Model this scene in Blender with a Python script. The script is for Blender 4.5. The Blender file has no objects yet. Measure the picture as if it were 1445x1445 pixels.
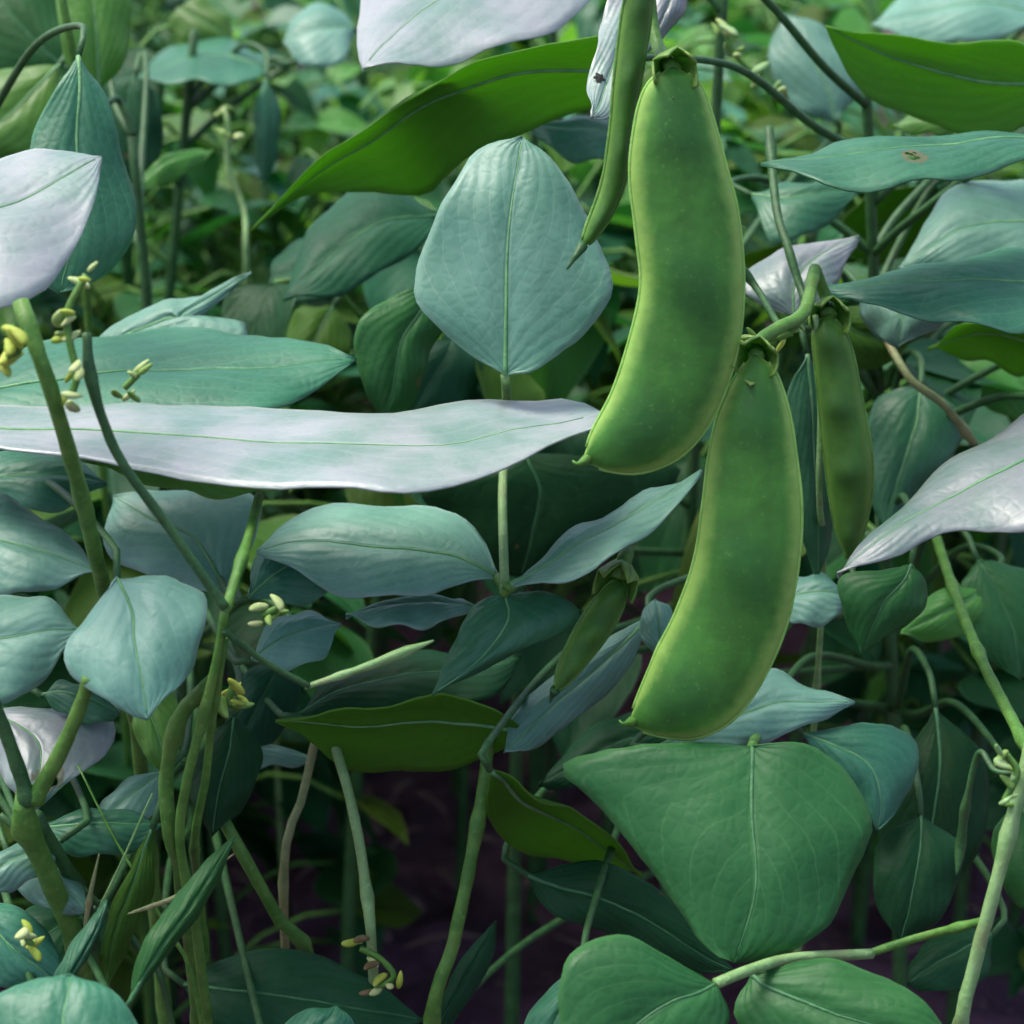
import bpy, bmesh, math, random
from mathutils import Vector, Matrix, noise
random.seed(7)
R = math.radians
scene = bpy.context.scene
COL = scene.collection

# ------------------------------------------------------------------ camera, sky, sun, exposure
PITCH, TAN, CZ = R(20), 0.20, 0.50
CAM = Vector((0, 0, CZ))
FWD = Vector((0, math.cos(PITCH), -math.sin(PITCH)))
RGT = Vector((1, 0, 0))
UPV = Vector((0, math.sin(PITCH), math.cos(PITCH)))
cd = bpy.data.cameras.new('camera'); cam = bpy.data.objects.new('camera', cd); COL.objects.link(cam)
cam.location = CAM; cam.rotation_euler = (R(90) - PITCH, 0, 0)
cd.sensor_width = 36; cd.lens = 18 / TAN; cd.clip_start = 0.01; cd.clip_end = 500
cd.dof.use_dof = True; cd.dof.focus_distance = 0.57; cd.dof.aperture_fstop = 20
scene.camera = cam
SUN_EL, SUN_AZ = R(68), R(-70)          # azimuth measured from +Y towards +X
w = bpy.data.worlds.new('World'); scene.world = w; w.use_nodes = True
nt = w.node_tree; nt.nodes.clear()
wo = nt.nodes.new('ShaderNodeOutputWorld'); bg = nt.nodes.new('ShaderNodeBackground'); sk = nt.nodes.new('ShaderNodeTexSky')
sk.sky_type = 'NISHITA'; sk.sun_disc = False; sk.sun_elevation = SUN_EL; sk.sun_rotation = SUN_AZ
sk.air_density = 0.8; sk.dust_density = 4.0; sk.ozone_density = 0.6
bg.inputs[1].default_value = 0.15
nt.links.new(sk.outputs[0], bg.inputs[0]); nt.links.new(bg.outputs[0], wo.inputs[0])
sd = bpy.data.lights.new('sun', 'SUN'); sun = bpy.data.objects.new('sun', sd); COL.objects.link(sun)
sd.energy = 1.5; sd.angle = R(32); sd.color = (1.0, 0.97, 0.93)
sdir = Vector((math.sin(SUN_AZ) * math.cos(SUN_EL), math.cos(SUN_AZ) * math.cos(SUN_EL), math.sin(SUN_EL)))
sun.rotation_euler = sdir.to_track_quat('Z', 'Y').to_euler(); sun.location = (0, 0, 5)
scene.view_settings.view_transform = 'Standard'; scene.view_settings.look = 'None'
scene.view_settings.gamma = 1; scene.view_settings.exposure = 1.3
scene.render.engine = 'CYCLES'

# ------------------------------------------------------------------ helpers
def ray(px, py):
    return FWD + RGT * ((px - 722.5) / 722.5 * TAN) + UPV * ((722.5 - py) / 722.5 * TAN)
def P(px, py, d): return CAM + ray(px, py) * d
def onplane(px, py, a, n):
    r = ray(px, py); k = r.dot(n)
    return CAM + r * ((a - CAM).dot(n) / k)
def tag(o, label=None, cat=None, group=None, kind=None):
    if label: o['label'] = label
    if cat: o['category'] = cat
    if group: o['group'] = group
    if kind: o['kind'] = kind
    return o
def empty(name, loc):
    o = bpy.data.objects.new(name, None); COL.objects.link(o); o.location = loc; o.empty_display_size = .01
    return o
def link(name, me, mat, parent=None, origin=None):
    o = bpy.data.objects.new(name, me); COL.objects.link(o); me.materials.append(mat)
    if parent is not None:
        o.parent = parent
        off = Vector((0, 0, 0)); q = parent
        while q is not None: off += q.location; q = q.parent
        me.transform(Matrix.Translation(-off))
    return o
def crom(pts, n):
    """Catmull-Rom through pts, resampled to n points at even arc length"""
    pts = [Vector(p) for p in pts]
    e = [pts[0] * 2 - pts[1]] + pts + [pts[-1] * 2 - pts[-2]]
    den = []
    for i in range(1, len(e) - 2):
        for k in range(12):
            t = k / 12; p0, p1, p2, p3 = e[i - 1:i + 3]
            den.append(0.5 * ((2 * p1) + (p2 - p0) * t + (2 * p0 - 5 * p1 + 4 * p2 - p3) * t * t + (3 * p1 - p0 - 3 * p2 + p3) * t ** 3))
    den.append(pts[-1])
    L = [0]
    for a, b in zip(den, den[1:]): L.append(L[-1] + (b - a).length)
    out = []; j = 0
    for i in range(n):
        s = L[-1] * i / (n - 1)
        while j < len(L) - 2 and L[j + 1] < s: j += 1
        k = (s - L[j]) / max(1e-9, L[j + 1] - L[j])
        out.append(den[j].lerp(den[j + 1], min(1, max(0, k))))
    return out
def tube_mesh(name, pts, rads, seg=8, lump=0.0, cap=True):
    me = bpy.data.meshes.new(name); V = []; F = []
    n = len(pts); T0 = None
    for i, p in enumerate(pts):
        a = pts[max(0, i - 1)]; b = pts[min(n - 1, i + 1)]; t = (b - a).normalized()
        if T0 is None:
            u = t.orthogonal().normalized()
        else:
            u = (u - t * u.dot(t)).normalized()
        T0 = t; v = t.cross(u)
        r = rads[i] if isinstance(rads, (list, tuple)) else rads
        for k in range(seg):
            th = 2 * math.pi * k / seg
            rr = r * (1 + lump * noise.noise(Vector((p.x * 180 + k, p.y * 180, p.z * 180))))
            V.append(p + (u * math.cos(th) + v * math.sin(th)) * rr)
    for i in range(n - 1):
        for k in range(seg):
            F.append((i * seg + k, i * seg + (k + 1) % seg, (i + 1) * seg + (k + 1) % seg, (i + 1) * seg + k))
    if cap:
        F.append(tuple(reversed(range(seg)))); F.append(tuple(range((n - 1) * seg, n * seg)))
    me.from_pydata([tuple(x) for x in V], [], F)
    for p in me.polygons: p.use_smooth = True
    return me
def grid_mesh(name, rows, uvf, skip=None):
    """rows: list of equally long vertex lists"""
    me = bpy.data.meshes.new(name); m = len(rows[0]); V = [tuple(v) for r in rows for v in r]; F = []; 
    for i in range(len(rows) - 1):
        for j in range(m - 1):
            if skip and skip(i, j): continue
            F.append((i * m + j, i * m + j + 1, (i + 1) * m + j + 1, (i + 1) * m + j))
    me.from_pydata(V, [], F)
    uv = me.uv_layers.new(name='UVMap')
    for p in me.polygons:
        p.use_smooth = True
        for li in p.loop_indices:
            vi = me.loops[li].vertex_index; uv.data[li].uv = uvf(vi // m, vi % m)
    return me

# ------------------------------------------------------------------ materials
class N:
    def __init__(s, name):
        s.m = bpy.data.materials.new(name); s.m.use_nodes = True; s.t = s.m.node_tree; s.t.nodes.clear()
        s.out = s.t.nodes.new('ShaderNodeOutputMaterial')
    def n(s, typ, **kw):
        x = s.t.nodes.new(typ)
        for k, v in kw.items():
            if k.startswith('i_'): 
                key = k[2:]; key = int(key) if key.isdigit() else key.replace('_', ' ')
                if hasattr(v, 'is_output') : s.t.links.new(v, x.inputs[key])
                else: x.inputs[key].default_value = v
            else: setattr(x, k, v)
        return x
    def math(s, op, a, b=0.0, c=0.0):
        x = s.t.nodes.new('ShaderNodeMath'); x.operation = op
        for i, v in enumerate((a, b, c)):
            if hasattr(v, 'is_output'): s.t.links.new(v, x.inputs[i])
            else: x.inputs[i].default_value = v
        return x.outputs[0]
    def mix(s, f, a, b, blend='MIX'):
        x = s.t.nodes.new('ShaderNodeMix'); x.data_type = 'RGBA'; x.blend_type = blend
        for i, v in ((0, f), (6, a), (7, b)):
            if hasattr(v, 'is_output'): s.t.links.new(v, x.inputs[i])
            else: x.inputs[i].default_value = v if i == 0 else (*v, 1)
        return x.outputs[2]
    def noise(s, vec, sc, det=3, rough=.55):
        return s.n('ShaderNodeTexNoise', i_Vector=vec, i_Scale=sc, i_Detail=det, i_Roughness=rough).outputs['Fac']
    def ramp(s, f, lo, hi):
        x = s.t.nodes.new('ShaderNodeMapRange'); x.interpolation_type = 'SMOOTHSTEP'
        s.t.links.new(f, x.inputs[0]); x.inputs[1].default_value = lo; x.inputs[2].default_value = hi
        return x.outputs[0]
def leaf_mat(name, col, col2, vein, trans, tfac=.3, rough=.38, spec=.5, veinamt=.5, hue=.1, bump=.5):
    k = N(name); tc = k.n('ShaderNodeTexCoord'); ob = tc.outputs['Object']
    sep = k.n('ShaderNodeSeparateXYZ', i_0=tc.outputs['UV']); u, t = sep.outputs[0], sep.outputs[1]
    s = k.math('ABSOLUTE', k.math('MULTIPLY_ADD', u, 2.0, -1.0))
    wob = k.math('MULTIPLY', k.noise(ob, 60), .12)
    ph = k.math('ADD', k.math('MULTIPLY_ADD', s, -0.75, t), wob)
    ph = k.math('PINGPONG', k.math('MULTIPLY', ph, 6.0), .5)
    lat = k.ramp(ph, .055, .0)                                  # lateral veins
    latw = k.ramp(ph, .0, .5)                                   # quilting between them
    mid = k.ramp(s, .045, .008)
    net = k.n('ShaderNodeTexVoronoi', feature='DISTANCE_TO_EDGE', i_Vector=ob, i_Scale=330.0).outputs['Distance']
    netl = k.ramp(net, .10, .0)
    v = k.math('MAXIMUM', k.math('MAXIMUM', k.math('MULTIPLY', lat, .8), mid), k.math('MULTIPLY', netl, .24))
    rnd = k.n('ShaderNodeObjectInfo').outputs['Random']
    big = k.ramp(k.noise(ob, 38, 4, .6), .3, .7)
    c = k.mix(big, col, col2)
    c = k.mix(k.math('MULTIPLY', v, veinamt), c, vein)
    c = k.mix(k.math('MULTIPLY', k.ramp(s, .90, 1.0), .55), c, vein)            # paler margin
    spot = k.math('MULTIPLY', k.ramp(k.noise(ob, 210, 3, .7), .70, .76), .5)
    c = k.mix(spot, c, (.12, .10, .04))
    speck = k.ramp(k.noise(ob, 700, 2), .64, .74)
    c = k.mix(k.math('MULTIPLY', speck, .18), c, vein)
    hs = k.n('ShaderNodeHueSaturation', i_Color=c, i_Hue=k.math('MULTIPLY_ADD', rnd, hue * .4, .5 - hue * .2),
             i_Value=k.math('MULTIPLY_ADD', rnd, .5, .72))
    h = k.math('ADD', k.math('MULTIPLY', latw, .15), k.math('MULTIPLY', k.ramp(net, 0, .3), .09))
    h = k.math('ADD', h, k.math('MULTIPLY', k.noise(ob, 70, 3), .38))
    h = k.math('SUBTRACT', h, k.math('MULTIPLY', mid, .4))
    b = k.n('ShaderNodeBump', i_Height=h, i_Strength=bump, i_Distance=.0009)
    rg = k.math('MULTIPLY_ADD', k.noise(ob, 120, 3), .22, rough - .1)
    pr = k.n('ShaderNodeBsdfPrincipled', i_Base_Color=hs.outputs[0], i_Roughness=rg, i_Normal=b.outputs[0])
    pr.inputs['Specular IOR Level'].default_value = spec
    vo = k.n('ShaderNodeTexVoronoi', i_Vector=ob, i_Scale=52.0); wd = k.math('ADD', vo.outputs['Distance'], k.math('MULTIPLY_ADD', k.noise(ob, 420, 2), .16, -.08))
    gate = k.math('GREATER_THAN', k.n('ShaderNodeSeparateColor', i_0=vo.outputs['Color']).outputs[0], .83)
    rad = k.math('MULTIPLY_ADD', k.n('ShaderNodeSeparateColor', i_0=vo.outputs['Color']).outputs[1], .13, .03)
    holem = k.math('MULTIPLY', gate, k.math('LESS_THAN', wd, rad))
    rim = k.math('MULTIPLY', gate, k.math('LESS_THAN', wd, k.math('ADD', rad, .05)))
    c3 = k.mix(k.math('MULTIPLY', rim, .75), hs.outputs[0], (.13, .11, .04)); k.t.links.new(c3, pr.inputs[0])
    tr = k.n('ShaderNodeBsdfTranslucent', i_Normal=b.outputs[0])
    tcv = k.mix(k.math('MULTIPLY', v, .35), trans, [x * .5 for x in trans])
    k.t.links.new(tcv, tr.inputs[0])
    mx = k.n('ShaderNodeMixShader', i_0=tfac, i_1=pr.outputs[0], i_2=tr.outputs[0])
    mh = k.n('ShaderNodeMixShader', i_0=holem, i_1=mx.outputs[0], i_2=k.n('ShaderNodeBsdfTransparent').outputs[0])
    k.t.links.new(mh.outputs[0], k.out.inputs[0])
    return k.m
M = {}
VEIN = (.16, .28, .13)
M['green']  = leaf_mat('leaf_green', (.016, .105, .030), (.030, .155, .045), (.08, .23, .08), (.08, .34, .02), spec=.26, rough=.45)
M['teal']   = leaf_mat('leaf_teal', (.020, .125, .060), (.042, .19, .095), (.12, .31, .17), (.07, .30, .05), spec=.42, rough=.42)
M['pale']   = leaf_mat('leaf_pale', (.09, .26, .175), (.18, .39, .29), (.32, .52, .42), (.10, .30, .08), rough=.43, spec=.55, veinamt=.4, hue=.05)
M['white']  = leaf_mat('leaf_sheen', (.13, .24, .19), (.32, .345, .35), (.48, .54, .48), (.15, .3, .15), rough=.38, spec=.9, veinamt=.3, hue=.03)  # sky sheen put into the whitened base colour
M['under']  = leaf_mat('leaf_underside', (.06, .17, .020), (.085, .22, .028), (.16, .33, .06), (.19, .43, .035), tfac=.55, rough=.55, spec=.2, hue=.04)
M['dark']   = leaf_mat('leaf_shaded', (.008, .055, .020), (.014, .085, .030), (.04, .13, .06), (.02, .14, .015), rough=.5, spec=.16)  # darker leaf copy, shade under the canopy put into the colour
M['bright'] = leaf_mat('leaf_bright', (.06, .21, .03), (.11, .28, .05), (.22, .42, .12), (.18, .50, .03), tfac=.4, hue=.12, spec=.35)
M['olive']  = leaf_mat('leaf_olive', (.035, .09, .010), (.055, .13, .014), (.12, .2, .04), (.10, .26, .01), tfac=.4, rough=.55, spec=.16)
def simple_mat(name, c1, c2, rough=.5, sc=200, spec=.3, bump=.5, sss=0):
    k = N(name); ob = k.n('ShaderNodeTexCoord').outputs['Object']
    nz = k.noise(ob, sc, 4)
    c = k.mix(k.ramp(nz, .35, .65), c1, c2)
    if name.startswith('stem'):
        c = k.mix(k.math('MULTIPLY', k.ramp(k.noise(ob, 75, 4), .5, .72), .6), c, [c1[0] * 1.5, c1[1] * .85, c1[2] * 1.1])
        c = k.mix(k.math('MULTIPLY', k.ramp(k.noise(ob, 800, 2), .62, .75), .35), c, [x * 1.9 for x in c2])
    b = k.n('ShaderNodeBump', i_Height=k.noise(ob, sc * 4, 3), i_Strength=bump, i_Distance=.0005)
    pr = k.n('ShaderNodeBsdfPrincipled', i_Base_Color=c, i_Roughness=rough, i_Normal=b.outputs[0])
    pr.inputs['Specular IOR Level'].default_value = spec
    if sss:
        pr.inputs['Subsurface Weight'].default_value = sss; pr.inputs['Subsurface Radius'].default_value = (.5, 1, .2)
        pr.inputs['Subsurface Scale'].default_value = .003
    k.t.links.new(pr.outputs[0], k.out.inputs[0]); return k.m
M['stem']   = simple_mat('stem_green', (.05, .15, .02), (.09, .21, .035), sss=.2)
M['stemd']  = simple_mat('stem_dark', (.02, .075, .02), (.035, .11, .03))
M['stemp']  = simple_mat('stem_pale', (.14, .26, .09), (.20, .34, .13), sss=.2)
M['stemt']  = simple_mat('stem_tan', (.15, .19, .07), (.21, .25, .10))
M['rib']    = simple_mat('rib', (.07, .21, .08), (.12, .28, .11))
M['black']  = simple_mat('dark_spot', (.008, .010, .007), (.016, .014, .010), rough=.8)
M['ribd']   = simple_mat('rib_dark', (.025, .11, .04), (.05, .16, .06))
M['bud']    = simple_mat('bud_cream', (.24, .33, .11), (.38, .44, .20), sss=.3, rough=.6)
M['budy']   = simple_mat('bud_yellow', (.22, .30, .03), (.33, .38, .06), sss=.3, rough=.6)
M['calyx']  = simple_mat('calyx', (.09, .19, .03), (.15, .25, .05), sss=.2)
M['brown']  = simple_mat('dry_tip', (.10, .07, .03), (.16, .12, .05))
M['weed']   = simple_mat('weed_blades', (.06, .19, .03), (.12, .27, .06), rough=.5, sc=30)
def pod_mat(name, body, seed, rim, n_seed):
    k = N(name); tc = k.n('ShaderNodeTexCoord'); ob = tc.outputs['Object']
    sep = k.n('ShaderNodeSeparateXYZ', i_0=tc.outputs['UV']); u, t = sep.outputs[0], sep.outputs[1]
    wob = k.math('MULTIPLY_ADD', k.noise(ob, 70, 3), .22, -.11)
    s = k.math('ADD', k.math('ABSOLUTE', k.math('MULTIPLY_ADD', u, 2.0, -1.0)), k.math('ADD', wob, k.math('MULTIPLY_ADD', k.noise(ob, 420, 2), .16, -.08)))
    c = k.mix(k.ramp(k.noise(ob, 110, 6, .65), .32, .68), [x * .84 for x in body], [x * 1.22 for x in body])
    sp = k.math('PINGPONG', k.math('MULTIPLY', t, float(n_seed)), .5)
    sm = k.math('MULTIPLY', k.ramp(sp, .12, .42), k.ramp(s, .75, .25))
    c = k.mix(k.math('MULTIPLY', sm, .7), c, seed)
    c = k.mix(k.math('MULTIPLY', k.ramp(s, .62, 1.02), .85), c, rim)  # paler margin; glow through the thin edge also put into the colour
    sk_ = k.ramp(k.noise(ob, 900, 2), .62, .75)
    c = k.mix(k.math('MULTIPLY', sk_, .15), c, rim)
    scar = k.math('MULTIPLY', k.ramp(k.noise(ob, 170, 4, .7), .69, .75), .6)
    c = k.mix(scar, c, (.13, .13, .045))
    h = k.math('ADD', k.math('MULTIPLY', k.noise(ob, 500, 3), .3), k.noise(ob, 110, 2))
    b = k.n('ShaderNodeBump', i_Height=h, i_Strength=.4, i_Distance=.0008)
    pr = k.n('ShaderNodeBsdfPrincipled', i_Base_Color=c, i_Normal=b.outputs[0], i_Roughness=k.math('MULTIPLY_ADD', k.noise(ob, 90), .2, .44))
    pr.inputs['Specular IOR Level'].default_value = .25
    pr.inputs['Subsurface Weight'].default_value = .3; pr.inputs['Subsurface Radius'].default_value = (.35, 1, .12)
    pr.inputs['Subsurface Scale'].default_value = .004
    k.t.links.new(pr.outputs[0], k.out.inputs[0]); return k.m
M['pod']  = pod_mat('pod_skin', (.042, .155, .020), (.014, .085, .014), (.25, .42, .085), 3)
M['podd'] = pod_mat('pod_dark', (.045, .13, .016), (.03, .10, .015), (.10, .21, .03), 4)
k = N('soil'); ob = k.n('ShaderNodeTexCoord').outputs['Object']
c = k.mix(k.ramp(k.noise(ob, 22, 6, .65), .35, .7), (.085, .036, .066), (.23, .11, .18))
c = k.mix(k.ramp(k.noise(ob, 90, 3), .62, .72), c, (.26, .17, .17))
b = k.n('ShaderNodeBump', i_Height=k.noise(ob, 60, 8, .7), i_Strength=1.0, i_Distance=.012)
pr = k.n('ShaderNodeBsdfPrincipled', i_Base_Color=c, i_Roughness=.85, i_Normal=b.outputs[0]); pr.inputs['Specular IOR Level'].default_value = .2
k.t.links.new(pr.outputs[0], k.out.inputs[0]); M['soil'] = k.m

# ------------------------------------------------------------------ ground
def ground():
    me = bpy.data.meshes.new('ground'); bm = bmesh.new()
    xs = [-200, -40, -8, -2] + [-1 + .0125 * i for i in range(161)] + [2, 8, 40, 200]
    ys = [-200, -40, -8, -2, 0] + [.4 + .0125 * i for i in range(145)] + [4, 10, 40, 200]
    vs = []
    for y in ys:
        row = []
        for x in xs:
            z = 0
            if abs(x) <= 1.01 and .39 < y < 2.21:
                z = .022 * noise.noise(Vector((x * 9, y * 9, 0))) + .018 * abs(noise.noise(Vector((x * 34, y * 34, 3)))) + .008 * noise.noise(Vector((x * 90, y * 90, 5)))
            row.append(bm.verts.new((x, y, z)))
        vs.append(row)
    for i in range(len(ys) - 1):
        for j in range(len(xs) - 1):
            bm.faces.new((vs[i][j], vs[i][j + 1], vs[i + 1][j + 1], vs[i + 1][j])).smooth = True
    bm.to_mesh(me); bm.free()
    tag(link('soil', me, M['soil']), kind='structure')
ground()

def litter():
    V = []; F = []; rnd = random.Random(3)
    for i in range(900):
        x = rnd.uniform(-.3, .3); y = rnd.uniform(.82, 1.6); a = rnd.uniform(0, 6.28); L = rnd.uniform(.006, .035); wd = rnd.uniform(.0006, .0022); z = .018 + rnd.uniform(0, .012)
        dx, dy = math.cos(a), math.sin(a); b = len(V); tz = rnd.uniform(-.15, .15)
        for q in range(4):
            t = q / 3; px, py, pz = x + dx * L * t, y + dy * L * t, z + tz * L * t + .003 * math.sin(t * 3.14); ww = wd * (.4 + math.sin(t * 3.14))
            V += [(px - dy * ww, py + dx * ww, pz), (px, py, pz + ww * .6), (px + dy * ww, py - dx * ww, pz)]
        for q in range(3):
            for k_ in (0, 1): F.append((b + q * 3 + k_, b + q * 3 + k_ + 1, b + q * 3 + k_ + 4, b + q * 3 + k_ + 3))
    me = bpy.data.meshes.new('leaf_litter'); me.from_pydata(V, [], F)
    tag(link('leaf_litter', me, M['straw']), 'scattered straw and dry leaf bits on the dark soil', 'leaf litter', kind='stuff')
M['straw'] = simple_mat('dry_straw', (.09, .05, .06), (.17, .11, .10), sc=40, rough=.8)
litter()

# ------------------------------------------------------------------ stems standing in the soil
STALKS = []          # (x, y, top z) used to attach petioles
def stalk(x, y, top, lx=.0, ly=.0):
    pts = [Vector((x - lx, y - ly, -.02)), Vector((x - lx * .6, y - ly * .5, top * .35)), Vector((x, y, top * .7)), Vector((x + lx * .5, y + ly * .4, top))]
    c = crom(pts, 30); STALKS.append(c)
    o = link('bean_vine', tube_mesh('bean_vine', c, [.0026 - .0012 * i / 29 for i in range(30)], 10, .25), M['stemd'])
    tag(o, 'dim upright bean vine rising from the soil behind the lit leaves', 'vine', 'upright stems in the shade behind the leaves')
for a in ((-.165, .70, .36, .02, 0), (-.104, .72, .35, -.01, .02), (.004, .74, .36, .005, 0), (.055, .72, .40, .01, .02), (.105, .69, .38, -.02, 0),
          (.175, .70, .36, .01, .02), (-.12, .85, .36, .03, 0), (.02, .86, .40, -.02, 0), (.15, .86, .38, .02, 0)):
    stalk(*a)
def nearest_stalk(p):
    best = None
    for c in STALKS:
        for q in c:
            if q.z > p.z - .012 or q.z < .03: continue
            dist = (q - p).length + abs((p.z - q.z) - .05) * .6
            if best is None or dist < best[0]: best = (dist, q)
    return best[1] if best else Vector((p.x, p.y + .05, 0))

# ------------------------------------------------------------------ leaves
LEAVES = 'bean leaves around the pods'
def leaf(label, d, n, base, tip, A, B, mat='teal', cup=.004, pet=True, mid=None, wave=.0012, hole=None, droop=0., name='bean_leaf', petmat='stem', groove=.0012):
    n = Vector(n).normalized()
    NT, NS = 30, 9
    to2 = lambda p: Vector((p[0], p[1], 0))
    sa = crom([to2(base)] + [to2(p) for p in A] + [to2(tip)], NT)
    sb = crom([to2(base)] + [to2(p) for p in B] + [to2(tip)], NT)
    for q, ed in enumerate((sa, sb)):
        for i in range(2, NT - 2):
            v = noise.noise(Vector((ed[i].x * .045, ed[i].y * .045, q * 9.1 + d * 40))) * 3.2 + noise.noise(Vector((ed[i].x * .013, ed[i].y * .013, q * 5.1 + d * 90))) * 4
            tg = (ed[i + 1] - ed[i - 1]).normalized(); ed[i] = ed[i] + Vector((-tg.y, tg.x, 0)) * v * .7
    if mid: sm = crom([to2(base)] + [to2(p) for p in mid] + [to2(tip)], NT)
    else:
        sm = [(a + b) * .5 for a, b in zip(sa, sb)]
        # pull towards a gentle base-tip line
        sm = [m.lerp(to2(base).lerp(to2(tip), i / (NT - 1)), .35) for i, m in enumerate(sm)]
    allp = sa + sb; cx = sum(p.x for p in allp) / len(allp); cy = sum(p.y for p in allp) / len(allp)
    anc = P(cx, cy, d); nn = n if n.z > 0 or (n.z == 0 and n.y < 0) else -n
    pr = lambda p: onplane(p.x, p.y, anc, n)
    seed = random.random() * 50
    rows = []; midpts = []
    for i in range(NT):
        t = i / (NT - 1); a, b, m = pr(sa[i]), pr(sb[i]), pr(sm[i]); row = []
        for j in range(-NS, NS + 1):
            s = j / NS
            p = m.lerp(b, s) if s >= 0 else m.lerp(a, -s)
            h = cup * (1 - s * s) * math.sin(math.pi * t) - groove * math.exp(-(s / .14) ** 2) * math.sin(math.pi * min(1, t * 1.02))
            h += wave * noise.noise(Vector((p.x * 45 + seed, p.y * 45, p.z * 45))) * 1.6
            h += wave * abs(s) ** 2 * math.sin(t * 17 + seed + s * 2) * .7
            p = p + nn * h; p.z -= droop * t * t
            row.append(p)
        rows.append(row); midpts.append(row[NS])
    sk_ = None
    if hole:
        pass
    me = grid_mesh('blade', rows, lambda i, j: (j / (2 * NS), i / (NT - 1)), sk_)
    root = empty(name, rows[0][NS])
    tag(root, label, 'leaf', LEAVES)
    bl = link('blade', me, M[mat], root)
    so = bl.modifiers.new('thickness', 'SOLIDIFY'); so.thickness = .00045; so.offset = 0
    if hole:                                  # dark disc laid on the blade in place of a hole
        q = rows[hole[0]][hole[1]]; tw = nn if (CAM - anc).dot(nn) > 0 else -nn
        e1 = (rows[hole[0] + 1][hole[1]] - q).normalized(); e2 = tw.cross(e1).normalized(); bm = bmesh.new(); ring = []
        for a in range(16):
            rr = .0013 * (1 + .25 * math.sin(a * 2.1)); th = a * math.pi / 8
            ring.append(bm.verts.new(q + tw * .0004 + (e1 * math.cos(th) * 1.25 + e2 * math.sin(th)) * rr))
        top = bm.verts.new(q + tw * .0008)
        for a in range(16): bm.faces.new((ring[a], ring[(a + 1) % 16], top))
        sm_ = bpy.data.meshes.new('dark_spot'); bm.to_mesh(sm_); bm.free(); link('dark_spot', sm_, M['black'], bl)
    up = nn
    L = (midpts[-1] - midpts[0]).length
    toward = nn if (CAM - anc).dot(nn) > 0 else -nn
    rp = [p + toward * .0002 for p in midpts[:-1]]
    link('midrib', tube_mesh('midrib', rp, [max(.00018, (.00062 if L > .04 else .00045) * (1 - .85 * i / (NT - 2))) for i in range(NT - 1)], 6), M['ribd' if mat in ('dark', 'olive', 'green') else 'rib'], bl)
    b0 = rows[0][NS]
    if pet is True:
        q = nearest_stalk(b0)
        out = (midpts[0] - midpts[4]).normalized()
        pts = [b0, b0 + out * .006 + Vector((0, .007, .001)), b0.lerp(q, .35) + out * .006 + Vector((0, .012, .006)), b0.lerp(q, .75) + Vector((0, .005, .002)), q]
        link('petiole', tube_mesh('petiole', crom(pts, 26), [.0008 + .0005 * i / 25 for i in range(26)], 8), M['stemd' if petmat == 'stem' else petmat], root)
    elif pet:
        pts = [P(*p[:3]) for p in pet]; pts[0] = b0
        c = crom(pts, 20)
        link('petiole', tube_mesh('petiole', c, pet[0][3] if len(pet[0]) > 3 else .0012, 8), M[petmat], root)
    return root

H = (0, -.05, 1)           # lying flat
F = (0, -.80, .60)         # facing the camera
T = (0, -.45, .89)         # tilted half way
U = (0, .72, .69)          # underside towards the camera
exec_leaves = []
# upper left
leaf('broad silvery leaf cut by the left picture edge, above the thick stem', .53, (.05, -.38, .92), (-190, 350), (143, 226), [(-120, 250), (-30, 225), (80, 214)], [(-120, 450), (0, 440), (60, 408), (92, 362), (130, 300)], 'white')
leaf('blue-teal leaf hanging half hidden behind the silvery left leaf', .60, (.35, -.8, .5), (110, 80), (85, 412), [(50, 180), (40, 300), (55, 390)], [(148, 140), (172, 220), (192, 300), (172, 365), (120, 403)], 'teal')
leaf('ribbed mid green leaf at the left edge above the silvery one', .74, (.1, -.8, .6), (84, 92), (-60, 235), [(40, 98), (-20, 110)], [(88, 160), (70, 212), (0, 222)], 'bright')
leaf('dark veined leaf filling the upper left corner', .80, F, (90, 95), (-40, -60), [(20, 110), (-60, 60)], [(85, 20), (40, -50)], 'green')
leaf('narrow light green leaf standing upright near the top left corner', .72, (.3, -.85, .4), (140, 128), (120, -60), [(95, 90), (80, 0)], [(178, 80), (180, -10)], 'bright')
leaf('dark green leaf hanging in shade right of the blue-teal one', .78, (-.2, -.9, .35), (190, 105), (190, 275), [(140, 125), (145, 200)], [(225, 140), (225, 220)], 'dark')
leaf('dim grey-green leaf lying level in the upper left thicket', .85, H, (380, 95), (190, 110), [(320, 55), (240, 70)], [(340, 115), (250, 120)], 'teal')
leaf('slim blue-tinted leaf hanging straight down in the upper left thicket', .84, (.5, -.85, 0.2), (375, 110), (372, 265), [(360, 150), (362, 220)], [(395, 150), (390, 220)], 'teal')
leaf('small light green leaf pointing right from the silvery left leaf', .78, T, (190, 265), (300, 212), [(215, 235), (255, 214)], [(220, 265), (270, 240)], 'bright')
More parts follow.
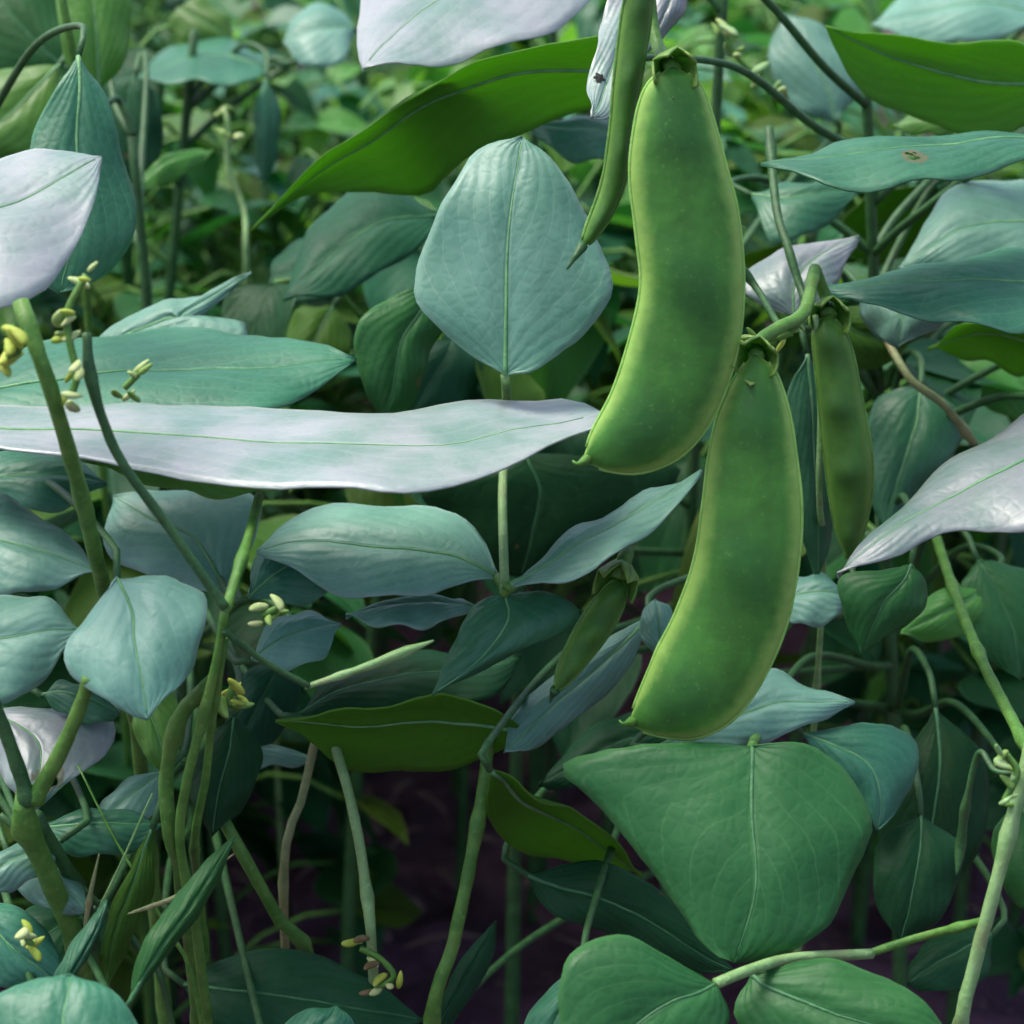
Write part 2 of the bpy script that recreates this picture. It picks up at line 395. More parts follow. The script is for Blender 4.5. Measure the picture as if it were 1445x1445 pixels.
# centre top
leaf('large silvery leaf cut by the top edge, left of the pods', .66, (.05, -.22, .97), (905, -90), (513, 97), [(700, -110), (540, -60), (508, 20), (506, 70)], [(835, 0), (770, 45), (690, 72), (590, 93)], 'white')
leaf('long yellow-green leaf seen from below, sweeping left from the pods', .63, U, (880, 95), (354, 326), [(850, 50), (720, 76), (600, 128), (480, 204), (400, 270)], [(846, 152), (800, 166), (690, 205), (640, 245), (600, 276), (530, 266), (440, 276), (390, 300)], 'under', cup=.006, mid=[(720, 125), (560, 195), (430, 268)])
leaf('pale blue-green diamond leaf standing upright behind the largest pod', .59, (0, -.86, .51), (713, 528), (737, 192), [(655, 492), (590, 432), (587, 380), (610, 320), (642, 260), (672, 210)], [(752, 522), (800, 490), (845, 448), (866, 408), (850, 350), (812, 280), (778, 226)], 'pale', cup=.003,
     pet=[(713, 528, .59, .0011), (715, 570, .61), (712, 640, .618), (709, 705, .605), (712, 824, .58)], mid=[(714, 450), (718, 330)], petmat='stemp')
leaf('small dark green leaf tucked behind the left corner of the diamond leaf', .63, (.3, -.85, .4), (612, 398), (540, 590), [(555, 418), (502, 462), (512, 540)], [(630, 450), (605, 500), (580, 575)], 'green')
leaf('dim leaf in the shadow beneath the long yellow-green leaf', .70, T, (620, 300), (400, 420), [(520, 260), (440, 320)], [(590, 350), (490, 410)], 'dark')
leaf('pale strip of leaf with a black spot beside the narrow edge-on pod', .585, (.25, -.45, .86), (900, -40), (833, 170), [(862, -10), (846, 60), (832, 110)], [(925, 30), (900, 100), (870, 158)], 'white', hole=(21, 5, 1), cup=.001, pet=[(900, -40, .585), (915, -90, .6)])
leaf('small pale leaf at the top edge just right of the pod stalk', .60, (.4, -.7, .6), (965, -30), (908, 78), [(915, -20), (905, 30)], [(970, 5), (940, 50)], 'white')
leaf('greyish leaf tip between the yellow-green leaf and the narrow pod', .68, T, (890, 200), (745, 185), [(850, 165), (790, 172)], [(850, 225), (790, 222)], 'teal')
# right top
leaf('large glossy yellow-green leaf reaching in from the upper right edge', .66, (0, .97, .25), (1520, 120), (1165, 35), [(1445, 60), (1350, 62), (1260, 52)], [(1460, 172), (1370, 192), (1250, 152), (1195, 105)], 'under', mid=[(1400, 120), (1280, 95)])
leaf('slender blue-grey leaf pointing left beneath the upper right leaf', .60, (0, -.10, .99), (1510, 195), (1074, 236), [(1430, 186), (1300, 193), (1190, 206)], [(1450, 226), (1310, 256), (1180, 264), (1120, 250)], 'teal')
leaf('pale triangular leaf tip at the right edge above the broad teal leaf', .66, T, (1500, 330), (1268, 378), [(1460, 255), (1350, 265), (1310, 310)], [(1470, 372), (1370, 372)], 'pale')
leaf('broad teal leaf lying level across the right edge', .61, (0, -.2, .98), (1530, 410), (1160, 408), [(1450, 358), (1330, 366), (1230, 388)], [(1450, 460), (1340, 455), (1240, 432)], 'teal')
leaf('pale leaf drooping just under the tip of the broad teal leaf', .64, (-.2, -.7, .6), (1215, 405), (1268, 490), [(1215, 445), (1245, 480)], [(1300, 410), (1345, 440), (1300, 475)], 'pale')
leaf('small silvery leaf crossed by a dark petiole right of the big pod', .63, T, (1120, 445), (1212, 335), [(1050, 420), (1055, 380), (1130, 352)], [(1165, 430), (1188, 380)], 'white')
leaf('olive leaf in shade below the slender blue-grey leaf', .74, U, (1330, 270), (1190, 360), [(1250, 268), (1195, 300)], [(1310, 350), (1250, 372)], 'olive')
leaf('dark teal leaf behind the upper part of the big pod', .68, T, (1060, 275), (1215, 272), [(1090, 340), (1160, 320)], [(1110, 262), (1160, 262)], 'teal')
leaf('olive green leaf curling below the small silvery one', .66, (0, -.9, .3), (1160, 440), (1270, 500), [(1180, 510), (1230, 520)], [(1220, 432), (1272, 440)], 'olive')
leaf('green leaf arching under the broad teal leaf at the right edge', .66, (0, .6, .8), (1500, 500), (1310, 490), [(1440, 446), (1360, 455)], [(1440, 530), (1370, 505)], 'under')
leaf('teal leaf behind the narrow dark pod, left of the silvery right leaf', .68, F, (1300, 545), (1250, 745), [(1235, 565), (1220, 640), (1225, 700)], [(1360, 590), (1340, 650), (1290, 710)], 'teal')
leaf('slender teal leaf hanging between the two right pods', .62, (.2, -.95, .2), (1140, 500), (1150, 815), [(1112, 560), (1115, 700)], [(1172, 560), (1178, 720)], 'teal')
leaf('light green leaf in the dim gap at the right edge', .74, F, (1380, 480), (1480, 600), [(1350, 520), (1400, 580)], [(1440, 480), (1490, 530)], 'bright')
# left centre
leaf('pointed pale leaf tip rising behind the flower buds on the left', .645, T, (115, 500), (355, 388), [(190, 442), (280, 416)], [(345, 455), (300, 500), (200, 510)], 'pale', cup=.002)
leaf('broad teal leaf with its tip towards the dark gap left of centre', .61, (0, -.22, .97), (-80, 560), (503, 513), [(60, 490), (210, 464), (345, 470), (430, 488)], [(60, 620), (240, 612), (375, 584), (440, 548)], 'teal')
leaf('long silvery leaf stretching level from left edge to the big pod', .57, (0, .02, 1), (-120, 600), (856, 582), [(0, 575), (140, 566), (320, 580), (500, 586), (700, 572), (800, 562)], [(0, 636), (150, 652), (340, 682), (520, 694), (610, 687), (720, 655), (825, 620)], 'white', cup=.002, mid=[(150, 612), (400, 634), (600, 632), (740, 606)])
leaf('folded green leaf edge showing just under the long silvery leaf', .585, U, (110, 650), (395, 690), [(200, 655), (300, 672)], [(190, 680), (300, 696)], 'bright')
leaf('dark green leaf in deep shade behind the slim central petiole', .69, (0, -.95, .3), (740, 640), (735, 815), [(600, 680), (620, 730), (690, 800)], [(900, 650), (960, 670), (850, 760)], 'dark')
leaf('teal leaf at the left edge directly below the long silvery leaf', .62, T, (-70, 690), (150, 680), [(0, 640), (90, 640)], [(0, 715), (90, 722)], 'teal')
leaf('grey-green rounded leaf at the left edge behind the thick stem', .57, (0, -.4, .9), (-100, 770), (140, 812), [(-20, 700), (50, 722), (110, 768)], [(-20, 835), (60, 832)], 'pale')
leaf('blue-grey leaf behind the thin curved stem under the silvery leaf', .63, (-.1, -.6, .8), (322, 842), (160, 700), [(230, 820), (150, 780)], [(356, 770), (360, 700), (250, 690)], 'pale')
leaf('bluish leaf with dark fold left of the central trifoliate', .60, (0, -.5, .85), (350, 842), (520, 752), [(362, 780), (430, 742), (490, 738)], [(430, 848), (492, 812)], 'teal')
leaf('grey-green left leaflet joined to the slim central petiole', .595, (0, -.42, .9), (704, 818), (362, 775), [(672, 745), (610, 718), (500, 710), (410, 728)], [(640, 828), (560, 840), (470, 836)], 'pale', pet=[(704, 818, .59, .0013), (708, 822, .585), (712, 828, .58)])
leaf('narrow pale right leaflet rising from the slim central petiole', .58, (-.2, -.15, .97), (720, 824), (990, 664), [(770, 782), (850, 722), (930, 684)], [(790, 826), (862, 790), (920, 742), (968, 696)], 'pale', cup=.002, pet=[(720, 824, .58, .0013), (716, 827, .58), (712, 830, .58)])
leaf('bright teal leaflet hanging down below the central leaf joint', .575, (.1, -.75, .6), (712, 838), (610, 982), [(672, 850), (640, 905)], [(770, 838), (816, 860), (800, 888), (725, 922), (660, 956)], 'teal', pet=[(712, 838, .575, .0013), (712, 834, .578), (712, 828, .58)], mid=[(715, 880), (670, 940)])
leaf('thin pale leaf lying level left of the hanging teal leaflet', .60, H, (672, 858), (488, 866), [(620, 845), (550, 848)], [(620, 878), (550, 884)], 'pale')
leaf('small blurry pale leaf by the cream bud below the stem joint', .60, T, (355, 930), (480, 880), [(380, 880), (430, 864)], [(400, 945), (455, 930)], 'pale')
leaf('dark green leaf above the olive one, in the shade at lower centre', .62, (0, -.2, .95), (420, 1010), (735, 930), [(480, 950), (600, 925)], [(560, 1008), (690, 985)], 'dark')
leaf('glossy olive-green leaf seen from below over the dark soil', .59, (0, .8, .6), (735, 1030), (390, 1012), [(690, 992), (600, 984), (500, 998)], [(700, 1066), (600, 1090), (500, 1088), (430, 1045)], 'under')
leaf('grey sheen leaf beside the small young pod at lower centre', .60, (.3, -.6, .75), (915, 870), (712, 1062), [(850, 905), (780, 955), (728, 1005)], [(905, 910), (872, 962), (800, 1024), (750, 1058)], 'pale')
leaf('dark crinkled leaf in the gap under the young pod', .64, T, (960, 1050), (760, 1110), [(930, 1000), (830, 1030)], [(880, 1090), (800, 1110)], 'dark')
leaf('small blue-grey leaf tip showing left of the lower pod', .60, F, (935, 930), (925, 845), [(905, 900), (908, 860)], [(950, 890), (945, 860)], 'pale')
# right centre / lower right
leaf('bright silvery leaf rising to the right edge beside the narrow pod', .57, (-.15, -.15, .97), (1520, 610), (1182, 812), [(1460, 578), (1380, 626), (1300, 686), (1240, 748)], [(1500, 730), (1400, 752), (1340, 760), (1258, 792)], 'white')
leaf('small green leaf flap pointing down under the bright silvery right leaf', .60, (.1, -.9, .4), (1285, 796), (1216, 924), [(1240, 806), (1184, 816), (1193, 872)], [(1310, 830), (1290, 872), (1245, 900)], 'green')
leaf('short pale leaf tip between lower pod and the hanging leaf flap', .62, T, (1100, 850), (1195, 850), [(1125, 815), (1170, 820)], [(1125, 882), (1175, 882)], 'pale')
leaf('small light leaf catching light under the hanging leaf flap', .66, F, (1400, 820), (1270, 895), [(1340, 830), (1290, 862)], [(1390, 880), (1320, 905)], 'bright')
leaf('pale bluish leaf just behind the tip of the lower pod', .60, (0, -.45, .9), (930, 1055), (1205, 996), [(990, 1000), (1085, 946), (1140, 968)], [(1020, 1056), (1120, 1032)], 'pale')
leaf('bluish rounded leaf behind the right corner of the large lower leaf', .60, (.2, -.7, .65), (1130, 1035), (1238, 1172), [(1160, 1080), (1210, 1130)], [(1240, 1022), (1288, 1044), (1290, 1095), (1262, 1150)], 'teal')
leaf('large heart-shaped green leaf facing the viewer at lower right', .55, (-.05, -.80, .6), (1062, 1052), (1036, 1360), [(960, 1048), (830, 1064), (790, 1086), (832, 1124), (882, 1182), (950, 1272), (1000, 1342)], [(1135, 1050), (1188, 1082), (1222, 1134), (1232, 1172), (1200, 1242), (1166, 1310), (1100, 1348)], 'green', cup=.005, pet=[(1062, 1052, .55), (1064, 1046, .58), (1075, 1030, .63), (1085, 990, .70)], mid=[(1060, 1150), (1065, 1260)])
leaf('dark teal leaf shadowed beneath the large heart-shaped leaf', .60, F, (745, 1235), (1040, 1372), [(850, 1215), (945, 1270), (1010, 1340)], [(780, 1290), (880, 1322), (970, 1368)], 'dark')
leaf('olive-green leaf with pale rim above the dark teal lower leaf', .60, (0, .7, .7), (692, 1082), (905, 1235), [(760, 1122), (860, 1176)], [(690, 1160), (760, 1206), (850, 1222)], 'under')
leaf('mid green leaf cut by the bottom edge, left of the forked petiole', .52, (.2, -.8, .6), (1010, 1388), (820, 1560), [(930, 1345), (875, 1318), (800, 1350), (790, 1440)], [(1030, 1440), (960, 1520)], 'green', pet=[(1010, 1388, .52, .0012), (1060, 1368, .53), (1120, 1352, .54), (1230, 1346, .55)], petmat='stemp')
leaf('dark green leaf with pale rim cut by the bottom edge at right', .53, (-.1, -.75, .65), (1060, 1375), (1360, 1480), [(1150, 1354), (1215, 1366), (1290, 1405)], [(1040, 1440), (1130, 1520), (1280, 1530)], 'green', pet=[(1060, 1375, .53, .0012), (1110, 1354, .54), (1230, 1346, .55)], petmat='stemp')
leaf('light teal leaf sliver at the bottom edge beside the mid green leaf', .56, F, (820, 1360), (760, 1500), [(760, 1410), (735, 1460)], [(830, 1420), (810, 1480)], 'teal')
# lower left
leaf('pale grey-green leaf below the end of the thick left stem', .53, (.1, -.62, .78), (165, 816), (208, 1016), [(120, 870), (92, 930), (140, 985)], [(240, 818), (287, 838), (288, 880), (262, 958)], 'pale')
leaf('pale grey leaf at the left edge beside the thick stem end', .54, (0, -.6, .8), (-90, 900), (112, 890), [(-20, 845), (70, 846)], [(-20, 1000), (60, 958)], 'pale')
leaf('silvery leaf behind the forked stem at the lower left', .58, T, (-20, 1010), (50, 1140), [(-10, 1060), (10, 1110)], [(60, 998), (140, 1000), (162, 1036), (118, 1092)], 'white')
leaf('small pale teal leaf left of the bundled green stems', .58, T, (235, 1085), (130, 1180), [(190, 1095), (150, 1130)], [(228, 1140), (190, 1176)], 'pale')
leaf('bright green leaf corner between grey-green leaf and bundled stems', .56, F, (190, 985), (240, 1090), [(190, 1030), (215, 1075)], [(240, 965), (255, 1030)], 'bright')
leaf('pale narrow leaf at the left edge under the forked stem', .55, T, (85, 1185), (-40, 1270), [(40, 1190), (-10, 1210)], [(70, 1225), (20, 1255)], 'pale')
leaf('green leaf reaching right from the forked stem joint', .57, T, (50, 1170), (230, 1165), [(90, 1150), (160, 1140)], [(100, 1205), (180, 1200)], 'teal')
leaf('round topped teal leaf at the bottom left corner', .50, (.1, -.7, .7), (60, 1560), (100, 1376), [(-40, 1500), (-20, 1420), (40, 1385)], [(220, 1520), (190, 1440), (150, 1396)], 'teal')
leaf('dark teal leaf at the left edge above the bottom corner leaf', .56, F, (-50, 1270), (100, 1400), [(20, 1280), (70, 1320)], [(-20, 1380), (50, 1400)], 'teal')
leaf('deep green leaf lying in the shade at the bottom edge', .60, (0, -.5, .85), (260, 1390), (600, 1440), [(330, 1345), (450, 1350), (540, 1395)], [(310, 1470), (450, 1490)], 'dark')
leaf('small teal leaf tip at the bottom edge below the faded flower', .55, F, (400, 1500), (475, 1420), [(400, 1450), (430, 1425)], [(470, 1500), (500, 1450)], 'teal')
leaf('level pale leaf rim over the dark soil left of centre', .64, H, (270, 1075), (445, 1070), [(330, 1062), (390, 1060)], [(330, 1088), (390, 1085)], 'pale')

leaf('pale leaf in the blurred thicket right of the pod stalks', .80, F, (1180, 170), (1110, 20), [(1120, 150), (1085, 80)], [(1220, 110), (1165, 40)], 'pale')
leaf('light teal leaf along the top edge in the upper right corner', .82, T, (1480, 20), (1230, 35), [(1400, -30), (1300, -20)], [(1420, 50), (1310, 60)], 'pale')
leaf('yellowish leaf curl under the large upper right leaf', .72, T, (1400, 180), (1260, 178), [(1360, 165), (1300, 162)], [(1350, 195), (1300, 192)], 'bright')
leaf('bright leaf peeking over the dim grey-green one in upper left', .88, F, (330, 60), (250, 10), [(280, 70), (240, 40)], [(320, 20), (280, -5)], 'bright')
leaf('light leaf at the top edge left of the large silvery leaf', .86, T, (500, 40), (400, 60), [(470, 10), (420, 20)], [(480, 85), (430, 90)], 'pale')
leaf('dim leaf between diamond leaf and pointed left leaf tip', .76, T, (500, 340), (380, 400), [(450, 330), (390, 360)], [(500, 400), (430, 430)], 'dark')
leaf('olive leaf deep in the shade under the diamond leaf tip', .74, F, (470, 430), (420, 530), [(420, 440), (400, 490)], [(500, 480), (470, 530)], 'olive')
leaf('dark leaf behind the lower right tendril', .64, F, (1320, 1000), (1300, 1290), [(1270, 1080), (1240, 1180)], [(1390, 1080), (1380, 1200)], 'dark')
leaf('dim green leaf at the right edge under the silvery leaf', .66, F, (1380, 790), (1440, 960), [(1350, 850), (1380, 920)], [(1460, 810), (1490, 880)], 'green')
leaf('dim leaf behind the bundled stems at lower left', .60, F, (330, 1010), (300, 1180), [(290, 1050), (270, 1120)], [(370, 1060), (350, 1130)], 'dark')

for a in (
 ('dark leaf low at the right edge beside the pale upright stem', .60, F, (1300, 1150), (1270, 1330), [(1240, 1190), (1235, 1270)], [(1360, 1200), (1330, 1290)], 'dark'),
 ('dim leaf at the right edge right of the pale upright stem', .60, F, (1440, 1130), (1470, 1300), [(1400, 1180), (1420, 1260)], [(1510, 1160), (1520, 1250)], 'green'),
 ('shaded leaf below the long thin petiole at lower right', .62, T, (1400, 1320), (1280, 1390), [(1340, 1310), (1290, 1350)], [(1390, 1380), (1330, 1400)], 'dark'),
 ('dark leaf at lower left behind the forked stem foot', .585, T, (120, 1290), (10, 1370), [(60, 1270), (20, 1310)], [(110, 1350), (60, 1380)], 'dark'),
 ('small grey-green leaf at left beneath the round leaf row', .585, T, (60, 985), (170, 1010), [(90, 965), (140, 975)], [(95, 1015), (140, 1025)], 'teal'),
 ('dark leaf hidden behind the thin twig at left centre', .63, F, (400, 930), (330, 1060), [(350, 950), (320, 1010)], [(425, 980), (385, 1045)], 'dark'),
 ('narrow green blade slanting across the bundled stems', .53, (.3, -.8, .5), (180, 1420), (330, 1180), [(205, 1330), (270, 1240)], [(225, 1360), (300, 1260)], 'green'),
 ('narrow dull blade hanging at lower left under the pale teal leaf', .56, (-.3, -.85, .4), (215, 1170), (150, 1400), [(180, 1230), (145, 1320)], [(215, 1250), (180, 1330)], 'olive'),
 ('greyish leaf scrap beside the forked stem at far lower left', .56, T, (10, 1200), (125, 1290), [(60, 1200), (110, 1240)], [(20, 1250), (80, 1290)], 'pale'),
 ('thin pale blade rising beside the yellow buds at lower left', .535, (.4, -.8, .4), (70, 1420), (150, 1270), [(80, 1370), (115, 1310)], [(105, 1380), (140, 1310)], 'teal'),
 ('narrow dark blade crossing behind the sturdy green stem', .61, F, (600, 1480), (700, 1300), [(615, 1420), (655, 1350)], [(640, 1440), (690, 1360)], 'dark'),
 ('dark leaf in the shade left of the diamond leaf stalk', .72, F, (640, 480), (580, 590), [(590, 490), (560, 540)], [(680, 520), (640, 580)], 'dark')):
    leaf(*a)

# ------------------------------------------------------------------ pods
PODS = 'bean pods hanging from the vine'
def pod(label, d, n, top, tip, A, B, mat, thick=.36, seeds=3, stalkpts=None, beak=None, calyx=True):
    n = Vector(n).normalized(); NT, SEG = 60, 28
    to2 = lambda p: Vector((p[0], p[1], 0))
    sa = crom([to2(top)] + [to2(p) for p in A] + [to2(tip)], NT); sb = crom([to2(top)] + [to2(p) for p in B] + [to2(tip)], NT)
    cx = sum(p.x for p in sa + sb) / (2 * NT); cy = sum(p.y for p in sa + sb) / (2 * NT); anc = P(cx, cy, d)
    if n.dot(CAM - anc) < 0: n = -n
    rows = []; wid = []; ctr = []; E1 = []; E2 = []
    for i in range(NT):
        t = i / (NT - 1); a = onplane(sa[i].x, sa[i].y, anc, n); b = onplane(sb[i].x, sb[i].y, anc, n)
        m = (a + b) * .5; hv = (b - a) * .5; wd = hv.length
        wid.append(wd); ctr.append(m); E1.append(a); E2.append(b)
    wmax = max(wid)
    for i in range(NT):
        t = i / (NT - 1); row = []; wd = wid[i]; m = ctr[i]; hv = (E2[i] - E1[i]) * .5
        ph = (t * seeds) % 1.0; sw = math.exp(-((ph - .5) / .22) ** 2) if .08 < t < .96 else 0
        th = thick * (wmax * .25 + wd * .75) * min(1, wd / (wmax * .35)) 
        for j in range(SEG + 1):
            a = 2 * math.pi * j / SEG; cs, sn = math.cos(a), math.sin(a)
            prof = math.copysign(abs(sn) ** 1.15, sn)
            k2 = 1 + .34 * sw * (1 - cs * cs)
            lump = 1 + .05 * noise.noise(Vector((m.x * 60 + cs, m.z * 60, sn)))
            row.append(m + hv * cs + n * (th * prof * k2 * lump))
        rows.append(row)
    uvf = lambda i, j: (.5 + .5 * math.cos(2 * math.pi * j / SEG), i / (NT - 1))
    me = grid_mesh('shell', rows, uvf)
    bm = bmesh.new(); bm.from_mesh(me); bmesh.ops.remove_doubles(bm, verts=bm.verts, dist=1e-6); bmesh.ops.recalc_face_normals(bm, faces=bm.faces); bm.to_mesh(me); bm.free()
    root = empty('bean_pod', ctr[0]); tag(root, label, 'bean pod', PODS)
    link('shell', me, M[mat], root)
    for E in (E1, E2):
        pts = E[2:-2]
        link('suture', tube_mesh('suture', pts, .00045, 6, .3), M['podrim'] if mat == 'pod' else M['stem'], root)
    # dried beak at the tip
    if beak:
        bp = [P(x, y, d) for x, y in beak]; bp[0] = ctr[-2]
        link('beak', tube_mesh('beak', crom(bp, 10), [.0013 * (1 - .85 * i / 9) for i in range(10)], 8), M['stem'] if mat == 'pod' else M['stemd'], root)
    if stalkpts:
        sp = [P(*p) for p in stalkpts]; sp[0] = ctr[1] 
        c = crom(sp, 24)
        link('stalk', tube_mesh('stalk', c, [.0019 if i < 3 else .0015 for i in range(24)], 10, .2), M['stem'], root)
        if calyx:
            ax = (c[4] - c[0]).normalized(); u = ax.orthogonal().normalized(); v = ax.cross(u)
            rws = []
            for i in range(7):
                q = i / 6; row = []
                for j in range(21):
                    a = 2 * math.pi * j / 20
                    lobe = 1 + .0 * j
                    r = .0016 + .0030 * math.sin(q * 1.5) 
                    z = .0055 - .0085 * q * (1 + .3 * math.cos(5 * a) * q)
                    row.append(c[0] + ax * z + (u * math.cos(a) + v * math.sin(a)) * r)
                rws.append(row)
            cm = grid_mesh('calyx', rws, lambda i, j: (j / 20, i / 6))
            co = link('calyx', cm, M['calyx'], root); so = co.modifiers.new('t', 'SOLIDIFY'); so.thickness = .0005
    return root
M['podrim'] = simple_mat('pod_suture', (.16, .34, .06), (.22, .42, .09), sss=.3)
PF = (0.05, -.97, .25)
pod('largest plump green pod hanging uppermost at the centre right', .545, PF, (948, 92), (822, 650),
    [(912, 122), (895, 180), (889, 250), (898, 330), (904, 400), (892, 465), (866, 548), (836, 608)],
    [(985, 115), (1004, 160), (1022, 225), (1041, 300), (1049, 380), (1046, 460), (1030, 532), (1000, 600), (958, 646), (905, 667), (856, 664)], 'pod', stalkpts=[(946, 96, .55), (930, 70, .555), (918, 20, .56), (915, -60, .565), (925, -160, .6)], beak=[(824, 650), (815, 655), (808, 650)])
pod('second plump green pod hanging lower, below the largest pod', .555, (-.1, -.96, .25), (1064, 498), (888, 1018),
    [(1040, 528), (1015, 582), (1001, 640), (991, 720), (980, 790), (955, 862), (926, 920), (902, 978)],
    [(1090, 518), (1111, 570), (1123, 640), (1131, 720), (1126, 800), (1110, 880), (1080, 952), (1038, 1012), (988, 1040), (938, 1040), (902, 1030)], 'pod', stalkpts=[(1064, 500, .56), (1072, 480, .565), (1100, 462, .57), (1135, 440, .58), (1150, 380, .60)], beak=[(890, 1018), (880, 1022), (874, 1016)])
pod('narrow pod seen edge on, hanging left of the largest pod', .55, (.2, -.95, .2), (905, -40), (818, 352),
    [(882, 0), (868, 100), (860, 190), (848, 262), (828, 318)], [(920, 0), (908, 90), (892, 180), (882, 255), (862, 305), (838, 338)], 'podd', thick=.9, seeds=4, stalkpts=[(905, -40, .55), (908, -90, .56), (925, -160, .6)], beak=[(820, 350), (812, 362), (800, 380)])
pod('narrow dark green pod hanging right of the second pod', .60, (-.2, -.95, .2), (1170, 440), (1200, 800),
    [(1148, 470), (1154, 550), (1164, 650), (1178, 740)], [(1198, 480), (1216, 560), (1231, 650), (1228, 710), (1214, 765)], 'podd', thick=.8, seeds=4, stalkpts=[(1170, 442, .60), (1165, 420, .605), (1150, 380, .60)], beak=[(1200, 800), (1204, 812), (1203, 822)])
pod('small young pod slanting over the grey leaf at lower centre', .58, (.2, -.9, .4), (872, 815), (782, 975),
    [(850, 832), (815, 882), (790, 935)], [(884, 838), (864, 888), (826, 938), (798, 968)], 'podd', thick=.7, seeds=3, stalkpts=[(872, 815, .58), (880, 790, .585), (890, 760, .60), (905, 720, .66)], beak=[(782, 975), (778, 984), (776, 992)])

# ------------------------------------------------------------------ vines in front
VINES = 'bean vines among the leaves'
mm = .22 / 1445        # metres per photo pixel at the pods
def vine(label, stems):
    """stems: (points, radius, material[, grows from soil, name])"""
    root = None
    for st in stems:
        pts, r, mat = st[:3]; gr = st[3] if len(st) > 3 else False; nm = st[4] if len(st) > 4 else 'stem'
        w3 = [P(*p) for p in pts]
        if root is None: root = empty('bean_vine', w3[0]); tag(root, label, 'vine', VINES)
        if gr:
            e = w3[-1]; dirn = (w3[-1] - w3[-2])
            w3.append(Vector((e.x + dirn.x * .3, e.y + .03, e.z * .5))); w3.append(Vector((e.x + dirn.x * .4, e.y + .05, -.02)))
        n = max(18, len(w3) * 10); c = crom(w3, n)
        if isinstance(r, list):
            rr = []
            for i in range(n):
                f = i / (n - 1) * (len(r) - 1); a = min(int(f), len(r) - 2); rr.append(r[a] + (r[a + 1] - r[a]) * (f - a))
        else:
            r = r if isinstance(r, tuple) else (r, r)
            rr = [r[0] + (r[1] - r[0]) * i / (n - 1) for i in range(n)]
        sc_ = .78 if max(rr) > 8 * mm else 1.0
        ln = sum((a - b).length for a, b in zip(c, c[1:])); nd = max(1, round(ln / .045)); o_ = random.random()
        rr = [q * sc_ * (1 + .38 * math.exp(-(((((i / n) * nd + o_) % 1) - .5) / .06) ** 2)) for i, q in enumerate(rr)]
        if len(st) > 5: rr = [q * min(1, .25 + (n - 1 - i) / 8) for i, q in enumerate(rr)]
        link(nm, tube_mesh(nm, c, rr, 12, .18), M[mat], root)
vine('thick dark green stem slanting down from the left flower buds', [
    ([(28, 425, .50), (70, 545, .50), (112, 690, .52), (148, 835, .555), (185, 960, .60)], (13 * mm, 17 * mm), 'stem', True)])
vine('bundle of green stems with a many armed joint at lower left', [
    ([(122, 470, .505), (130, 540, .505), (165, 640, .51), (235, 740, .515), (318, 858, .52)], 6.5 * mm, 'stemd'),
    ([(366, 700, .56), (350, 760, .54), (318, 862, .52)], 7 * mm, 'stem'),
    ([(318, 855, .52), (310, 910, .525), (290, 1000, .53), (262, 1110, .54), (255, 1200, .55), (282, 1350, .57)], (8 * mm, 13 * mm), 'stem', True),
    ([(300, 960, .535), (255, 1010, .54), (235, 1090, .545), (240, 1180, .55), (262, 1280, .57)], (13 * mm, 15 * mm), 'stem', True),
    ([(318, 900, .525), (300, 1010, .535), (290, 1100, .545), (275, 1190, .56), (285, 1300, .6)], (7 * mm, 12 * mm), 'stem', True),
    ([(315, 890, .522), (375, 935, .53), (436, 968, .535)], 4.5 * mm, 'stemd', False, 'twig'),
    ([(430, 970, .535), (520, 940, .537), (612, 904, .54)], [4 * mm, 5 * mm, 8 * mm, 6 * mm], 'stemp', False, 'twig', 1)])
vine('forked stem with two arms meeting at the lower left edge', [
    ([(128, 955, .525), (95, 1040, .53), (48, 1130, .535)], (11 * mm, 16 * mm), 'stem'),
    ([(-20, 960, .525), (10, 1040, .53), (42, 1135, .535)], (11 * mm, 14 * mm), 'stemd'),
    ([(40, 1110, .535), (35, 1160, .537), (70, 1240, .55), (120, 1390, .57)], (20 * mm, 17 * mm), 'stem', True),
    ([(50, 1150, .545), (100, 1240, .56), (130, 1320, .58)], (13 * mm, 11 * mm), 'stemd', True)])
vine('tangle of thin crossing stems at lower left below the pale teal leaf', [
    ([(110, 1080, .57), (160, 1180, .565), (230, 1300, .56), (280, 1420, .57)], [1.2 * mm, 4 * mm, 5 * mm, 5 * mm, 6 * mm], 'stem', True),
    ([(215, 1120, .55), (170, 1220, .555), (120, 1330, .56), (95, 1440, .57)], [1.2 * mm, 3.5 * mm, 4.5 * mm, 5 * mm, 5 * mm], 'stemp', True),
    ([(330, 1205, .56), (290, 1235, .555), (250, 1265, .55), (180, 1290, .55)], [1 * mm, 3 * mm, 4 * mm, 3 * mm], 'stemt', False, 'twig', 1),
    ([(140, 1205, .55), (128, 1260, .552), (118, 1320, .556)], [1 * mm, 3 * mm, 4 * mm, 3 * mm], 'stemt', False, 'twig', 1),
    ([(0, 1150, .555), (90, 1230, .56), (190, 1330, .565), (240, 1430, .57)], 5 * mm, 'stemd', True)])
vine('yellowish green stem slanting right over the dark soil', [([(300, 1130, .60), (345, 1210, .60), (395, 1300, .61), (440, 1372, .62)], (12 * mm, 17 * mm), 'stem', True)])
vine('thin tan stem leaning left over the dark soil', [([(446, 1040, .62), (428, 1120, .62), (400, 1250, .62)], 7 * mm, 'stemt', True)])
vine('pale slim stem dropping to the faded flower', [([(470, 1045, .60), (495, 1130, .60), (515, 1240, .60), (526, 1360, .60)], 8 * mm, 'stemp', True)])
vine('sturdy green stem right of the dark soil gap', [([(690, 1040, .595), (682, 1110, .595), (665, 1210, .595), (640, 1330, .595), (608, 1460, .60)], (12 * mm, 19 * mm), 'stem', True)])
